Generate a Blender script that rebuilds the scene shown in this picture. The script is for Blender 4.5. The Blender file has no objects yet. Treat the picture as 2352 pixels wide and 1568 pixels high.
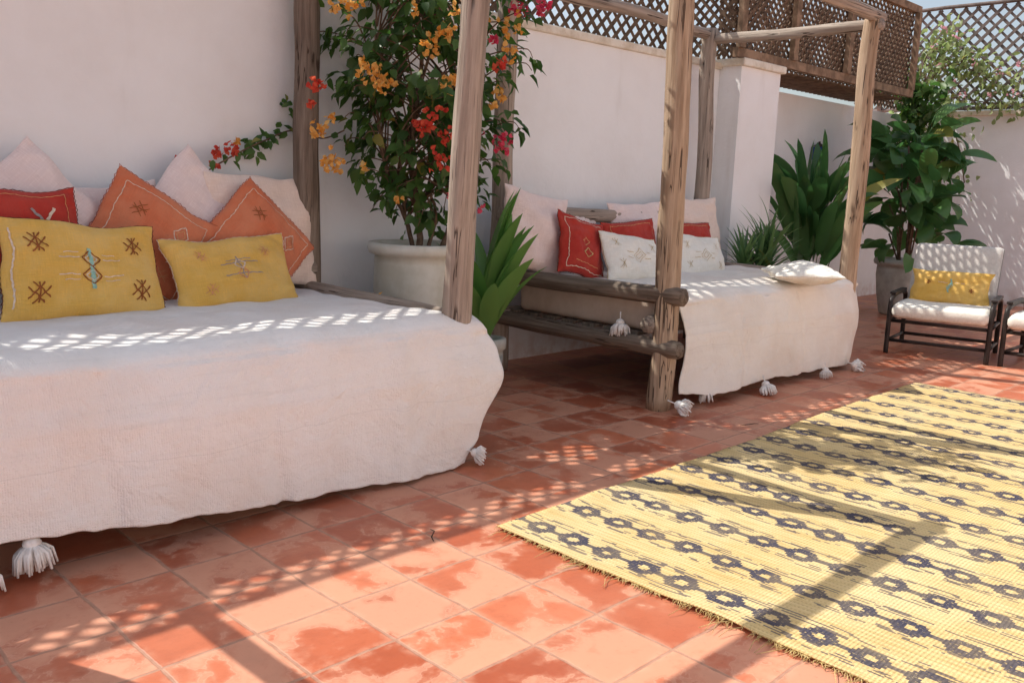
import bpy, math, random
from mathutils import Vector, Matrix, noise
random.seed(7)
RD=math.radians
SC=bpy.context.scene; COL=SC.collection
# ------------------------------------------------------------------ camera model
FPX=2050.0; PIT=math.atan(359/2050.0); ROL=RD(2.1); H=1.15
cp,sp=math.cos(PIT),math.sin(PIT); cr,sr=math.cos(ROL),math.sin(ROL)
HF=Vector((.70711,.70711,0)); HR=Vector((.70711,-.70711,0)); UZ=Vector((0,0,1))
def ray(px,py):
    dx=px-1176; dy=py-784
    x=dx*cr+dy*sr; y=-dx*sr+dy*cr
    F=FPX*cp-y*sp; D=FPX*sp+y*cp
    return HF*F+HR*x-UZ*D, F
def at(px,py,X=None,Y=None,Z=None,Fd=None):
    d,F=ray(px,py)
    if Z is not None: t=(Z-H)/d.z
    elif Y is not None: t=Y/d.y
    elif X is not None: t=X/d.x
    else: t=Fd/F
    return Vector((d.x*t,d.y*t,H+d.z*t))
# ------------------------------------------------------------------ colours + nodes
def s2l(c): 
    return tuple(((v/255.)/12.92 if v/255.<=.04045 else ((v/255.+.055)/1.055)**2.4) for v in c)+(1,)
class E:
    def __init__(s,nt,so): s.nt=nt; s.so=so
    def op(s,o,b=None,c=None):
        n=s.nt.nodes.new('ShaderNodeMath'); n.operation=o
        for i,v in enumerate((s,b,c)):
            if v is None: continue
            if isinstance(v,E): s.nt.links.new(v.so,n.inputs[i])
            else: n.inputs[i].default_value=v
        return E(s.nt,n.outputs[0])
    def __add__(s,b): return s.op('ADD',b)
    def __sub__(s,b): return s.op('SUBTRACT',b)
    def __mul__(s,b): return s.op('MULTIPLY',b)
    def __truediv__(s,b): return s.op('DIVIDE',b)
    def fl(s): return s.op('FLOOR')
    def fr(s): return s.op('FRACT')
    def ab(s): return s.op('ABSOLUTE')
    def gt(s,b): return s.op('GREATER_THAN',b)
    def lt(s,b): return s.op('LESS_THAN',b)
    def mx(s,b): return s.op('MAXIMUM',b)
    def mn(s,b): return s.op('MINIMUM',b)
    def sin(s): return s.op('SINE')
    def ss(s,a,b):
        n=s.nt.nodes.new('ShaderNodeMapRange'); n.interpolation_type='SMOOTHSTEP'
        s.nt.links.new(s.so,n.inputs[0]); n.inputs[1].default_value=a; n.inputs[2].default_value=b
        return E(s.nt,n.outputs[0])
class MT:
    def __init__(s,name,rough=.8,spec=.3):
        s.m=bpy.data.materials.new(name); s.m.use_nodes=True; s.nt=s.m.node_tree
        s.b=s.nt.nodes['Principled BSDF']; s.out=s.nt.nodes['Material Output']
        s.b.inputs['Roughness'].default_value=rough
        s.b.inputs['Specular IOR Level'].default_value=spec
    def coord(s,kind='Object'):
        n=s.nt.nodes.new('ShaderNodeTexCoord'); return n.outputs[kind]
    def xyz(s,so):
        n=s.nt.nodes.new('ShaderNodeSeparateXYZ'); s.nt.links.new(so,n.inputs[0])
        return [E(s.nt,o) for o in n.outputs]
    def comb(s,*v):
        n=s.nt.nodes.new('ShaderNodeCombineXYZ')
        for i,q in enumerate(v):
            if isinstance(q,E): s.nt.links.new(q.so,n.inputs[i])
            else: n.inputs[i].default_value=q
        return n.outputs[0]
    def scale(s,so,v,loc=(0,0,0)):
        n=s.nt.nodes.new('ShaderNodeMapping'); s.nt.links.new(so,n.inputs[0]); n.inputs['Scale'].default_value=v; n.inputs['Location'].default_value=loc
        return n.outputs[0]
    def noise(s,so,sc,det=3,ro=.5,dist=0):
        n=s.nt.nodes.new('ShaderNodeTexNoise'); s.nt.links.new(so,n.inputs['Vector'])
        n.inputs['Scale'].default_value=sc; n.inputs['Detail'].default_value=det; n.inputs['Roughness'].default_value=ro; n.inputs['Distortion'].default_value=dist
        return E(s.nt,n.outputs['Fac'])
    def white(s,so):
        n=s.nt.nodes.new('ShaderNodeTexWhiteNoise'); n.noise_dimensions='3D'; s.nt.links.new(so,n.inputs[0]); return E(s.nt,n.outputs['Value'])
    def mix(s,f,a,b):
        n=s.nt.nodes.new('ShaderNodeMix'); n.data_type='RGBA'
        if isinstance(f,E): s.nt.links.new(f.so,n.inputs[0])
        else: n.inputs[0].default_value=f
        for i,v in ((6,a),(7,b)):
            if isinstance(v,tuple): n.inputs[i].default_value=v
            else: s.nt.links.new(v,n.inputs[i])
        return n.outputs[2]
    def color(s,so):
        if isinstance(so,tuple): s.b.inputs['Base Color'].default_value=so
        else: s.nt.links.new(so,s.b.inputs['Base Color'])
    def bump(s,h,st=.3,dist=.01):
        n=s.nt.nodes.new('ShaderNodeBump'); n.inputs['Strength'].default_value=st; n.inputs['Distance'].default_value=dist
        s.nt.links.new(h.so,n.inputs['Height']); s.nt.links.new(n.outputs[0],s.b.inputs['Normal'])
    def rough(s,e): s.nt.links.new(e.so,s.b.inputs['Roughness'])
    def island(s):
        n=s.nt.nodes.new('ShaderNodeNewGeometry'); return E(s.nt,n.outputs['Random Per Island'])
    def objrand(s):
        n=s.nt.nodes.new('ShaderNodeObjectInfo'); return E(s.nt,n.outputs['Random'])
    def translucent(s,fac,col):
        t=s.nt.nodes.new('ShaderNodeBsdfTranslucent'); m=s.nt.nodes.new('ShaderNodeMixShader'); m.inputs[0].default_value=fac
        if isinstance(col,tuple): t.inputs[0].default_value=col
        else: s.nt.links.new(col,t.inputs[0])
        s.nt.links.new(s.b.outputs[0],m.inputs[1]); s.nt.links.new(t.outputs[0],m.inputs[2]); s.nt.links.new(m.outputs[0],s.out.inputs[0])
def m_wall():
    m=MT('plaster',.9,.15); c=m.coord(); n=m.noise(c,1.3,5,.6); n2=m.noise(c,9,4,.6)
    st=m.noise(m.scale(c,(3,3,.5)),1.6,4,.6)
    a=m.mix(n.ss(.35,.75),s2l((237,238,238)),s2l((228,227,225)))
    a=m.mix(st.ss(.56,.8)*.4,a,s2l((205,201,196)))
    _,_,z=m.xyz(c); low=(z*-1+.25).ss(0,.25)*n2.ss(.3,.7)*.6
    m.color(m.mix(low,a,s2l((190,156,138)))); m.bump(m.noise(c,5,6,.65)+m.noise(c,40,3)*.15,.4,.014); return m.m
def m_coping():
    m=MT('coping_plaster',.9,.15); c=m.coord(); m.color(m.mix(m.noise(c,7,5,.7).ss(.35,.7),s2l((232,226,212)),s2l((206,194,174)))); m.bump(m.noise(c,20,5),.3); return m.m
def m_tile():
    m=MT('terracotta',.5,.38); c=m.coord(); x,y,z=m.xyz(c)
    w=m.noise(c,6,2)*.016-.008; w2=m.noise(m.scale(c,(1,1,1),(5,3,0)),6,2)*.016-.008
    tx=(x+w-1.55)/.25; ty=(y+w2-1.68)/.25
    cell=m.comb(tx.fl(),ty.fl(),3.0); rnd=m.white(cell); rnd2=m.white(m.comb(tx.fl(),ty.fl(),9.0)); rnd3=m.white(m.comb(tx.fl(),ty.fl(),21.0))
    ex=(tx.fr()-.5).ab(); ey=(ty.fr()-.5).ab(); e=ex.mx(ey)
    edn=m.noise(c,45,3)*.014
    gr=(e+edn).ss(.480,.497)
    off=m.comb(x+rnd*17,y+rnd2*13,rnd*5)
    p=m.noise(off,4.4,5,.55,.35); p2=m.noise(off,18,4,.6,.3); p3=m.noise(c,60,3,.6); p4=m.noise(c,14,5,.7)
    col=m.mix(rnd,s2l((172,88,58)),s2l((202,116,82)))
    col=m.mix(rnd2.ss(.55,1)*.6,col,s2l((152,74,50)))
    col=m.mix(p4.ss(.42,.68)*.28,col,s2l((146,72,48)))
    pale=((p+p2*.25+rnd3*.18).ss(.63,.80))
    col=m.mix(pale*.62,col,s2l((218,164,134)))
    edgep=((p+p2*.25+rnd3*.18-.72).ab()).lt(.009)
    col=m.mix(edgep*.22,col,s2l((226,182,156)))
    rim=e.ss(.38,.48)*p2.ss(.35,.65)*.42
    col=m.mix(rim,col,s2l((212,160,132)))
    col=m.mix(p3.ss(.6,.8)*.25,col,s2l((128,64,42)))
    dirt=m.noise(c,1.1,4,.6).ss(.45,.75)*.24
    col=m.mix(dirt,col,s2l((200,148,120)))
    col=m.mix(gr*.9,col,m.mix(m.noise(c,30,2),s2l((140,96,76)),s2l((196,154,130))))
    m.color(col); m.rough(pale*.2+.30+gr*.3+p3*.12)
    m.bump(gr*-.9+p*.5+p3*.14+rnd*.2,.35,.005); return m.m
def m_cloth(name,base,alt,sc=1.0):
    m=MT(name,.95,.1); c=m.coord(); x,y,z=m.xyz(c)
    n=m.noise(c,2.2*sc,4,.6); col=m.mix(n.ss(.35,.7),s2l(base),s2l(alt))
    wv=((x*900).sin()*.5+(z*900+y*900).sin()*.5)
    q=(z*1.0+y*-1.0)+m.noise(m.scale(c,(1.2,1,1)),1,2)*.03; s=((q/.27).fr()-.5).ab().lt(.006)
    col=m.mix(s*.22,col,s2l(tuple(int(v*.80) for v in base)))
    st=m.noise(m.scale(c,(.8,40,40)),1,3,.6).ss(.5,.8)
    col=m.mix(st*.28,col,s2l(tuple(int(v*.88) for v in base)))
    lp=m.noise(c,1.4,3,.5).ss(.48,.72); col=m.mix(lp*.30,col,s2l((238,220,208)))
    h=m.noise(c,120,3,.7)+wv*.12+m.noise(c,9,5,.62)*4.2+m.noise(m.scale(c,(6,1.5,1.5)),1,3)*4+m.noise(c,3.5,3,.6,1.5)*5
    m.color(col); m.bump(h,.6,.009); m.b.inputs['Sheen Weight'].default_value=.15
    return m.m
def m_fabric(name,base,fade,fadeamt=.5,rough=.9):
    m=MT(name,rough,.15); c=m.coord(); x,y,z=m.xyz(c)
    n=m.noise(c,7,5,.65); f=m.noise(c,55,3,.7)
    w1=m.noise(m.scale(c,(14,220,1)),1,2); w2=m.noise(m.scale(c,(220,14,1)),1,2)
    col=m.mix(n.ss(.35,.7)*fadeamt,s2l(base),s2l(fade))
    col=m.mix((w1+w2).ss(.95,1.3)*.4,col,s2l(tuple(min(255,int(v*1.12)) for v in base)))
    col=m.mix(f.ss(.6,.8)*.3,col,s2l(tuple(int(v*.78) for v in base)))
    m.color(col); m.bump(w1+w2+m.noise(c,16,4,.6)*3,.5,.005); m.b.inputs['Sheen Weight'].default_value=.1
    return m.m
def m_wood(name,a,b,d,cr_=.8):
    m=MT(name,.85,.2); c=m.coord(); o=m.objrand()
    x,y,z=m.xyz(c); cc=m.comb(x+o*7,y+o*3,z+o*11)
    g=m.noise(m.scale(cc,(45,45,2.2)),1,5,.65); g2=m.noise(m.scale(cc,(14,14,.9)),1,3,.6,.6); k=m.noise(m.scale(cc,(28,28,.8)),1,2,.5)
    big=m.noise(cc,2.5,3)
    col=m.mix(g.ss(.3,.7),s2l(a),s2l(b)); col=m.mix(g2.ss(.45,.7)*.55,col,s2l(d)); col=m.mix(big.ss(.4,.7)*.35,col,s2l(b))
    crk=(k-.5).ab().lt(.013)*m.noise(cc,5,2).ss(.45,.55)
    kn=m.noise(m.scale(cc,(9,9,4)),1,1).ss(.72,.77)
    col=m.mix((crk*cr_).mx(kn*.8),col,s2l((52,40,32)))
    m.color(col); m.bump(g*.7+g2*.6-crk*1.2,.8,.009); return m.m
def m_leaf(name,a,b,c3,tr=.3,rough=.45):
    m=MT(name,rough,.4); r=m.island(); c=m.coord()
    col=m.mix(r,s2l(a),s2l(b)); col=m.mix(m.noise(c,3,3).ss(.5,.7)*.5,col,s2l(c3)); col=m.mix(r.gt(.965),col,s2l((150,140,66)))
    m.color(col); m.bump(m.noise(c,60,2),.2,.002)
    m.translucent(tr,m.mix(r,s2l(tuple(min(255,int(v*1.5)) for v in a)),s2l(tuple(min(255,int(v*1.4)) for v in c3)))); return m.m
def m_petal(name,a,b):
    m=MT(name,.7,.1); r=m.island(); col=m.mix(r,s2l(a),s2l(b)); m.color(col); m.translucent(.45,col); return m.m
def m_plain(name,c,rough=.8,c2=None,sc=20,bst=.2):
    m=MT(name,rough,.25); co=m.coord(); n=m.noise(co,sc,4,.6)
    m.color(m.mix(n.ss(.3,.7),s2l(c),s2l(c2 or tuple(int(v*.85) for v in c)))); m.bump(n,bst,.006); return m.m
def m_rug():
    m=MT('straw_rug',.85,.2); c=m.coord(); x,y,z=m.xyz(c)
    wob=m.noise(c,3,2)*.03-.015
    xa=x+wob; ya=y+m.noise(c,4,2)*.02
    xq=(xa/.0065).fl()*.0065; yq=(ya/.010).fl()*.010
    xr=(xq-.105)/.235; xd=((xr+.5).fr()-.5)*.235; rid=(xr+.5).fl()
    sh=m.white(m.comb(rid,1.0,2.0))*.05
    yy=(yq+sh)/.142; ym=((yy).fr()-.5)*.142; mr=m.white(m.comb(rid,yy.fl(),4.0))
    ax=xd.ab(); ay=ym.ab()
    d=(ax/.043).mx(ax/.080+ay/.061)+(mr-.5)*.12
    ring=d.lt(1.0)*d.gt(.33)
    dn=m.noise(m.scale(m.comb(xq,yq,0.0),(150,12,1)),1,1)
    fuzz=m.noise(m.scale(c,(300,60,1)),1,2)
    ln=(ax.gt(.044)*ax.lt(.078))*dn.gt(.535)
    cn=ax.lt(.011)*ay.gt(.045)
    dark=(ring*fuzz.gt(.35)).mx(ln*.8).mx(cn*.9)
    base=m.mix(m.noise(m.scale(c,(90,6,1)),1,3).ss(.3,.7),s2l((220,194,140)),s2l((200,170,112)))
    base=m.mix(m.noise(c,2.3,3).ss(.4,.7)*.45,base,s2l((224,206,162)))
    dx_=(xa/.022).fr().gt(.75)*(ya/.012).fr().gt(.5)
    base=m.mix(dx_*.4,base,s2l((158,126,74)))
    wear=m.noise(c,6,4,.6).ss(.35,.7)
    col=m.mix(dark*(wear*-.2+1.0),base,m.mix(fuzz,s2l((42,42,60)),s2l((88,84,96))))
    m.color(col); h=((xa*900).sin()*.5+(ya*570).sin()*.5)*.5+m.noise(m.scale(c,(300,40,1)),1,2)
    m.bump(h,.6,.005); return m.m
M={}
M['wall']=m_wall(); M['coping']=m_coping(); M['tile']=m_tile(); M['rug']=m_rug()
M['blanket']=m_cloth('cotton_blanket',(242,240,237),(236,230,224))
M['blanket2']=m_cloth('cream_blanket',(242,236,227),(232,222,209))
M['tassel']=m_plain('tassel_yarn',(242,239,235),.95,(222,216,209),40)
M['mattress']=m_plain('mattress_cover',(200,182,166),.9,(186,166,148),8)
M['wood_grey']=m_wood('weathered_wood',(138,124,112),(176,162,148),(106,92,80))
M['wood_tan']=m_wood('tan_wood',(152,128,104),(190,166,142),(114,92,72))
M['wood_dark']=m_wood('dark_wood',(96,83,72),(140,126,112),(68,57,48))
M['lattice']=m_plain('lattice_wood',(114,92,74),.9,(80,64,52),14)
M['lattice_grey']=m_plain('grey_lattice_wood',(122,110,106),.9,(92,82,78),14)
M['latframe']=m_plain('frame_wood',(154,128,104),.85,(108,88,70),10)
M['yellow']=m_fabric('yellow_fabric',(216,172,84),(228,196,128))
M['orange']=m_fabric('orange_fabric',(200,112,78),(214,144,108))
M['red']=m_fabric('red_fabric',(174,54,45),(192,82,67))
M['pink']=m_fabric('pale_pink_fabric',(234,216,210),(224,204,198),.5)
M['peach']=m_fabric('pale_peach_fabric',(234,214,200),(224,202,187),.5)
M['white']=m_fabric('white_fabric',(236,232,221),(224,218,203),.5)
M['th_brown']=m_plain('brown_thread',(154,90,48),.9,None,80)
M['th_white']=m_plain('white_thread',(232,212,190),.9,None,80)
M['th_teal']=m_plain('teal_thread',(156,198,180),.9,None,80)
M['th_peach']=m_plain('peach_thread',(224,160,112),.9,None,80)
M['th_rust']=m_plain('rust_thread',(184,98,68),.9,None,80)
M['th_grey']=m_plain('grey_thread',(170,156,150),.9,None,80)
M['th_gold']=m_plain('gold_thread',(206,178,124),.9,None,80)
M['th_dark']=m_plain('dark_thread',(110,60,44),.9,None,80)
M['leaf']=m_leaf('bougainvillea_leaf',(50,78,36),(88,118,54),(62,98,42),.36)
M['leaf_broad']=m_leaf('broad_leaf',(54,90,50),(94,130,72),(64,106,58),.32,.38)
M['leaf_lance']=m_leaf('lance_leaf',(80,122,58),(124,160,86),(90,134,66),.36,.38)
M['leaf_spike']=m_leaf('spiky_leaf',(74,106,66),(108,138,86),(86,120,72),.25,.4)
M['leaf_vine']=m_leaf('vine_leaf',(108,124,78),(152,160,112),(124,140,88),.4)
M['p_orange']=m_petal('orange_bract',(230,164,72),(242,204,128))
M['p_red']=m_petal('coral_bract',(204,66,58),(228,112,84))
M['p_pink']=m_petal('pink_bract',(212,54,92),(234,114,134))
M['p_ppink']=m_petal('pale_pink_bract',(222,158,174),(234,196,200))
M['bark']=m_plain('bark',(128,106,88),.9,(90,72,58),30,.6)
M['soil']=m_plain('soil',(84,64,48),1,(54,40,30),40,.8)
M['pot']=m_plain('glazed_pot',(212,211,200),.6,(190,187,170),6,.15)
M['pot2']=m_plain('grey_pot',(192,190,180),.7,(160,156,146),7,.3)
M['metal']=m_plain('dark_metal',(60,52,48),.45,(44,38,36),12)
M['pad']=m_plain('grey_pad',(200,195,188),.9,(188,182,175),60)
M['seatpad']=m_plain('cream_pad',(236,231,220),.9,(222,215,202),60)
M['blue']=m_plain('cobalt_paint',(20,60,150),.3,(14,44,120),20)
M['twig']=m_plain('twig',(70,50,40),.9)
M['straw']=m_plain('straw_fringe',(212,188,134),.9,(186,158,102),50)
M['hills']=m_plain('far_ground',(150,120,96),1)
# ------------------------------------------------------------------ mesh helpers
W={}
class MB:
    def __init__(s): s.V=[]; s.F=[]
    def add(s,vs,fs):
        k=len(s.V); s.V+= [Vector(v) for v in vs]; s.F+=[tuple(i+k for i in f) for f in fs]
    def box(s,a,b):
        x0,y0,z0=a; x1,y1,z1=b
        s.add([(x0,y0,z0),(x1,y0,z0),(x1,y1,z0),(x0,y1,z0),(x0,y0,z1),(x1,y0,z1),(x1,y1,z1),(x0,y1,z1)],
              [(0,3,2,1),(4,5,6,7),(0,1,5,4),(1,2,6,5),(2,3,7,6),(3,0,4,7)])
    def bar(s,p,q,w,t,N):
        p=Vector(p);q=Vector(q);d=(q-p).normalized();N=Vector(N).normalized();c=d.cross(N).normalized()
        a=c*w/2;b=N*t/2
        s.add([p-a-b,p+a-b,p+a+b,p-a+b,q-a-b,q+a-b,q+a+b,q-a+b],[(0,1,2,3),(7,6,5,4),(0,4,5,1),(1,5,6,2),(2,6,7,3),(3,7,4,0)])
    def tube(s,pts,rad,seg=8,caps=True):
        pts=[Vector(p) for p in pts]; n=len(pts); k=len(s.V); ref=None
        for i,p in enumerate(pts):
            d=(pts[min(i+1,n-1)]-pts[max(i-1,0)]).normalized()
            if ref is None:
                ref=d.orthogonal().normalized()
            ref=(ref-d*ref.dot(d)).normalized(); b=d.cross(ref)
            r=rad[i] if isinstance(rad,(list,tuple)) else rad
            for j in range(seg):
                a=2*math.pi*j/seg; s.V.append(p+(ref*math.cos(a)+b*math.sin(a))*r)
        for i in range(n-1):
            for j in range(seg):
                s.F.append((k+i*seg+j,k+i*seg+(j+1)%seg,k+(i+1)*seg+(j+1)%seg,k+(i+1)*seg+j))
        if caps:
            s.F.append(tuple(k+j for j in reversed(range(seg)))); s.F.append(tuple(k+(n-1)*seg+j for j in range(seg)))
    def lathe(s,prof,c,seg=48,wob=0):
        k=len(s.V);n=len(prof)
        for r,z in prof:
            for j in range(seg):
                a=2*math.pi*j/seg; rr=r*(1+wob*noise.noise(Vector((math.cos(a)*2,math.sin(a)*2,z*3))))
                s.V.append(Vector((c[0]+rr*math.cos(a),c[1]+rr*math.sin(a),c[2]+z)))
        for i in range(n-1):
            for j in range(seg): s.F.append((k+i*seg+j,k+i*seg+(j+1)%seg,k+(i+1)*seg+(j+1)%seg,k+(i+1)*seg+j))
    def leaf(s,p,d,nrm,L,Wd,fold=.25,curl=.25):
        d=d.normalized(); side=d.cross(nrm)
        if side.length<1e-3: side=d.orthogonal()
        side.normalize(); up=side.cross(d).normalized()
        def P(t,w,h): return p+d*L*t+side*Wd*w+up*(h-curl*t*t)*L
        s.add([P(0,0,0),P(.22,-.42,fold*.35),P(.22,.42,fold*.35),P(.3,0,0),P(.58,-.40,fold*.35),P(.58,.40,fold*.35),P(.66,0,0),P(1,0,0)],
              [(0,3,1),(0,2,3),(1,3,6,4),(3,2,5,6),(4,6,7),(6,5,7)])
    def strap(s,p,az,el,L,Wd,droop=.6,n=9,vee=.25,prof=None,tw=0):
        p=Vector(p);k=len(s.V); h=Vector((math.cos(az),math.sin(az),0)); side=Vector((-math.sin(az),math.cos(az),0)); e=el
        if tw: 
            side=(Matrix.Rotation(tw,3,h*math.cos(el)+UZ*math.sin(el))@side)
        for i in range(n+1):
            t=i/n; w=(prof(t) if prof else math.sin(math.pi*min(1,(t*.9+.1)))**.7*(1-.1*t)) *Wd/2
            if i==n: w=.0008
            d=h*math.cos(e)+UZ*math.sin(e); up=side.cross(d) 
            s.V+= [p-side*w+up*w*vee*-1, p.copy(), p+side*w+up*w*vee*-1]
            p=p+d*L/n; e-=droop/n*(.4+1.6*t)
        for i in range(n):
            a=k+i*3; s.F+=[(a,a+1,a+4,a+3),(a+1,a+2,a+5,a+4)]
def tag(o,label=None,cat=None,group=None,kind=None):
    if label: o['label']=label
    if cat: o['category']=cat
    if group: o['group']=group
    if kind: o['kind']=kind
    return o
def thing(name,loc,label,cat,group=None,kind=None):
    o=bpy.data.objects.new(name,None); COL.objects.link(o); o.location=loc; o.empty_display_size=.1
    W[o.name]=Matrix.Translation(Vector(loc)); return tag(o,label,cat,group,kind)
def mk(name,mb,mat,parent=None,org=None,Mx=None,local=False,smooth=True,label=None):
    V=mb.V; me=bpy.data.meshes.new(name)
    pw=W[parent.name] if parent else Matrix.Identity(4)
    if Mx is not None: basis=pw.inverted()@Mx; w=Mx; VV=V
    elif local: basis=Matrix.Identity(4); w=pw; VV=V
    else:
        o3=pw.translation if parent else Vector(org or (0,0,0))
        w=Matrix.Translation(o3); basis=pw.inverted()@w if parent else w; VV=[v-o3 for v in V]
    me.from_pydata([tuple(v) for v in VV],[],mb.F); me.update()
    if smooth:
        me.polygons.foreach_set('use_smooth',[True]*len(me.polygons))
    me.materials.append(mat)
    o=bpy.data.objects.new(name,me); COL.objects.link(o); o.parent=parent; o.matrix_basis=basis; W[o.name]=w
    if label: o['label']=label
    return o
def grid(mb,P,nu,nv):
    k=len(mb.V)
    for j in range(nv+1):
        for i in range(nu+1): mb.V.append(Vector(P(i/nu,j/nv)))
    for j in range(nv):
        for i in range(nu):
            a=k+j*(nu+1)+i; mb.F.append((a,a+1,a+nu+2,a+nu+1))
def interp(tb,x):
    if x<=tb[0][0]: return tb[0][1]
    for (a,b),(c,d) in zip(tb,tb[1:]):
        if x<=c: 
            t=(x-a)/(c-a); t=t*t*(3-2*t); return b+(d-b)*t
    return tb[-1][1]
def nz(x,y=0,z=0): return noise.noise(Vector((x,y,z)))
def bevel(o,w=.01,seg=2):
    b=o.modifiers.new('b','BEVEL'); b.width=w; b.segments=seg; b.limit_method='ANGLE'
# ------------------------------------------------------------------ setting
mb=MB(); mb.add([(-30,-30,0),(30,-30,0),(30,30,0),(-30,30,0)],[(0,1,2,3)])
fl=mk('floor',mb,M['tile'],smooth=False); fl['kind']='structure'
mb=MB(); mb.add([(-3000,-3000,-.06),(3000,-3000,-.06),(3000,3000,-.06),(-3000,3000,-.06)],[(0,1,2,3)])
g=mk('ground',mb,M['hills'],smooth=False); g['kind']='structure'
def wall(name,a,b,label,top=2.12):
    t=thing(name,((a[0]+b[0])/2,(a[1]+b[1])/2,0),label,'wall')
    m_=MB(); m_.box((a[0],a[1],0),(b[0],b[1],top)); mk('wall_body',m_,M['wall'],t,smooth=False)
    return t
YL=4.53
t=wall('terrace_wall',(-5,4.15),(6.40,4.58),'long white plaster wall behind both daybeds under the brown lattice')
m_=MB(); m_.box((-5,4.12,2.12),(6.398,4.59,2.175)); bevel(mk('coping',m_,M['coping'],t,smooth=False),.012)
t=wall('wall_pier',(6.40,3.95),(7.01,4.80),'square white masonry pier standing proud of the wall beside the second daybed',2.14)
m_=MB(); m_.box((6.37,3.91,2.14),(7.04,4.80,2.20)); bevel(mk('coping',m_,M['coping'],t,smooth=False),.012)
t=wall('terrace_wall',(7.01,4.56),(11.2,4.8),'recessed white wall under the overhanging lattice box right of the pier',2.13)
t=wall('end_wall',(11.2,-4.4),(11.45,4.8),'white end wall at the far right behind the lounge chairs',2.12)
m_=MB(); m_.box((11.16,-4.4,2.12),(11.47,4.8,2.18)); bevel(mk('coping',m_,M['coping'],t,smooth=False),.012)
t=wall('bounce_wall',(-7,-4.8),(11.45,-4.42),'tall white wall added out of view opposite the daybeds to bounce sunlight',3.4)  # unseen wall with coping, added behind the camera to bounce sun into the shade
m_=MB(); m_.box((-7,-4.84,3.4),(11.45,-4.38,3.48)); bevel(mk('coping',m_,M['coping'],t,smooth=False),.012)
def lat(mb,O,A,B,N,la,lb,spc,w,t):
    O=Vector(O);A=Vector(A);B=Vector(B);N=Vector(N); c=spc*1.4142
    n=int((la+lb)/c)+2
    for k in range(-1,n):
        q=k*c-lb+random.uniform(-.004,.004); a0=max(0,q); a1=min(la,q+lb)
        if a1-a0>.02: mb.bar(O+A*a0+B*(a0-q)+N*t*.51,O+A*a1+B*(a1-q)+N*t*.51,w*random.uniform(.85,1.15),t,N)
        q=k*c+random.uniform(-.004,.004); a0=max(0,q-lb); a1=min(la,q)
        if a1-a0>.02: mb.bar(O+A*a0+B*(q-a0)-N*t*.51,O+A*a1+B*(q-a1)-N*t*.51,w*random.uniform(.85,1.15),t,N)
X1,Y1,Z1=Vector((1,0,0)),Vector((0,1,0)),Vector((0,0,1))
t=thing('lattice_fence',(1,YL,2.17),'brown diagonal wooden lattice standing on top of the wall behind the daybeds','lattice fence')
m_=MB(); lat(m_,(-4.9,YL,2.19),X1,Z1,-Y1,11.2,1.17,.082,.030,.005); mk('lattice_slats',m_,M['lattice'],t,smooth=False)
for z in (2.190,3.375):
    m_=MB(); m_.box((-4.9,YL-.012,z-.013),(6.34,YL+.012,z+.013)); mk('rail',m_,M['latframe'] if z>3 else M['wood_dark'],t,smooth=False)
for x in (-4.8,-2.6,-.4,1.8,4.0,6.3):
    m_=MB(); m_.box((x-.022,YL+.014,2.176),(x+.022,YL+.044,3.38)); mk('post',m_,M['latframe'],t,smooth=False)
XE=9.65
t=thing('lattice_fence',(8.1,3.98,2.2),'dense brown lattice box overhanging the recessed wall above the leafy plants','lattice fence')
m_=MB(); lat(m_,(6.3,3.98,2.22),X1,Z1,-Y1,XE-6.3,.82,.062,.024,.009); mk('lattice_slats',m_,M['lattice'],t,smooth=False)
m_=MB(); lat(m_,(7.06,4.62,2.2),X1,Z1,-Y1,4.1,.82,.062,.024,.009); mk('back_lattice_slats',m_,M['lattice'],t,smooth=False)
m_=MB(); lat(m_,(7.06,4.0,2.18),X1,Y1,Z1,XE-7.06,.56,.062,.026,.009); mk('underside_slats',m_,M['lattice'],t,smooth=False)
for xx in (XE,6.34):
    m_=MB(); lat(m_,(xx,4.0,2.22),Y1,Z1,-X1,.52,.82,.062,.024,.009); mk('side_lattice_slats',m_,M['lattice'],t,smooth=False)
for z,y in ((2.20+.03,3.955),(3.06,3.955)):
    m_=MB(); m_.box((6.28,y-.035,z-.035),(XE+.04,y+.012,z+.035)); mk('rail',m_,M['latframe'],t,smooth=False)
for x in (6.32,7.15,8.15,XE-.02):
    m_=MB(); m_.box((x-.035,3.90,2.265),(x+.035,3.945,3.025)); mk('post',m_,M['latframe'],t,smooth=False)
t=thing('lattice_fence',(11.3,3,2.18),'tall grey lattice screen against the sky on top of the end wall','lattice fence')
m_=MB(); lat(m_,(11.30,5.3,2.2),-Y1,Z1,-X1,9.5,1.15,.098,.030,.01); mk('lattice_slats',m_,M['lattice_grey'],t,smooth=False)
for z in (2.215,3.37):
    m_=MB(); m_.tube([(11.28,5.3-i*.5,z+.02*nz(i*1.7,z)) for i in range(20)],.022,8); mk('rail',m_,M['lattice_grey'],t)
for y in (4.95,3.3,1.5,-.3,-2.1):
    m_=MB(); m_.tube([(11.25,y,2.185),(11.25,y+.01,2.8),(11.25,y,3.5)],.025,8); mk('post',m_,M['lattice_grey'],t)
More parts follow.
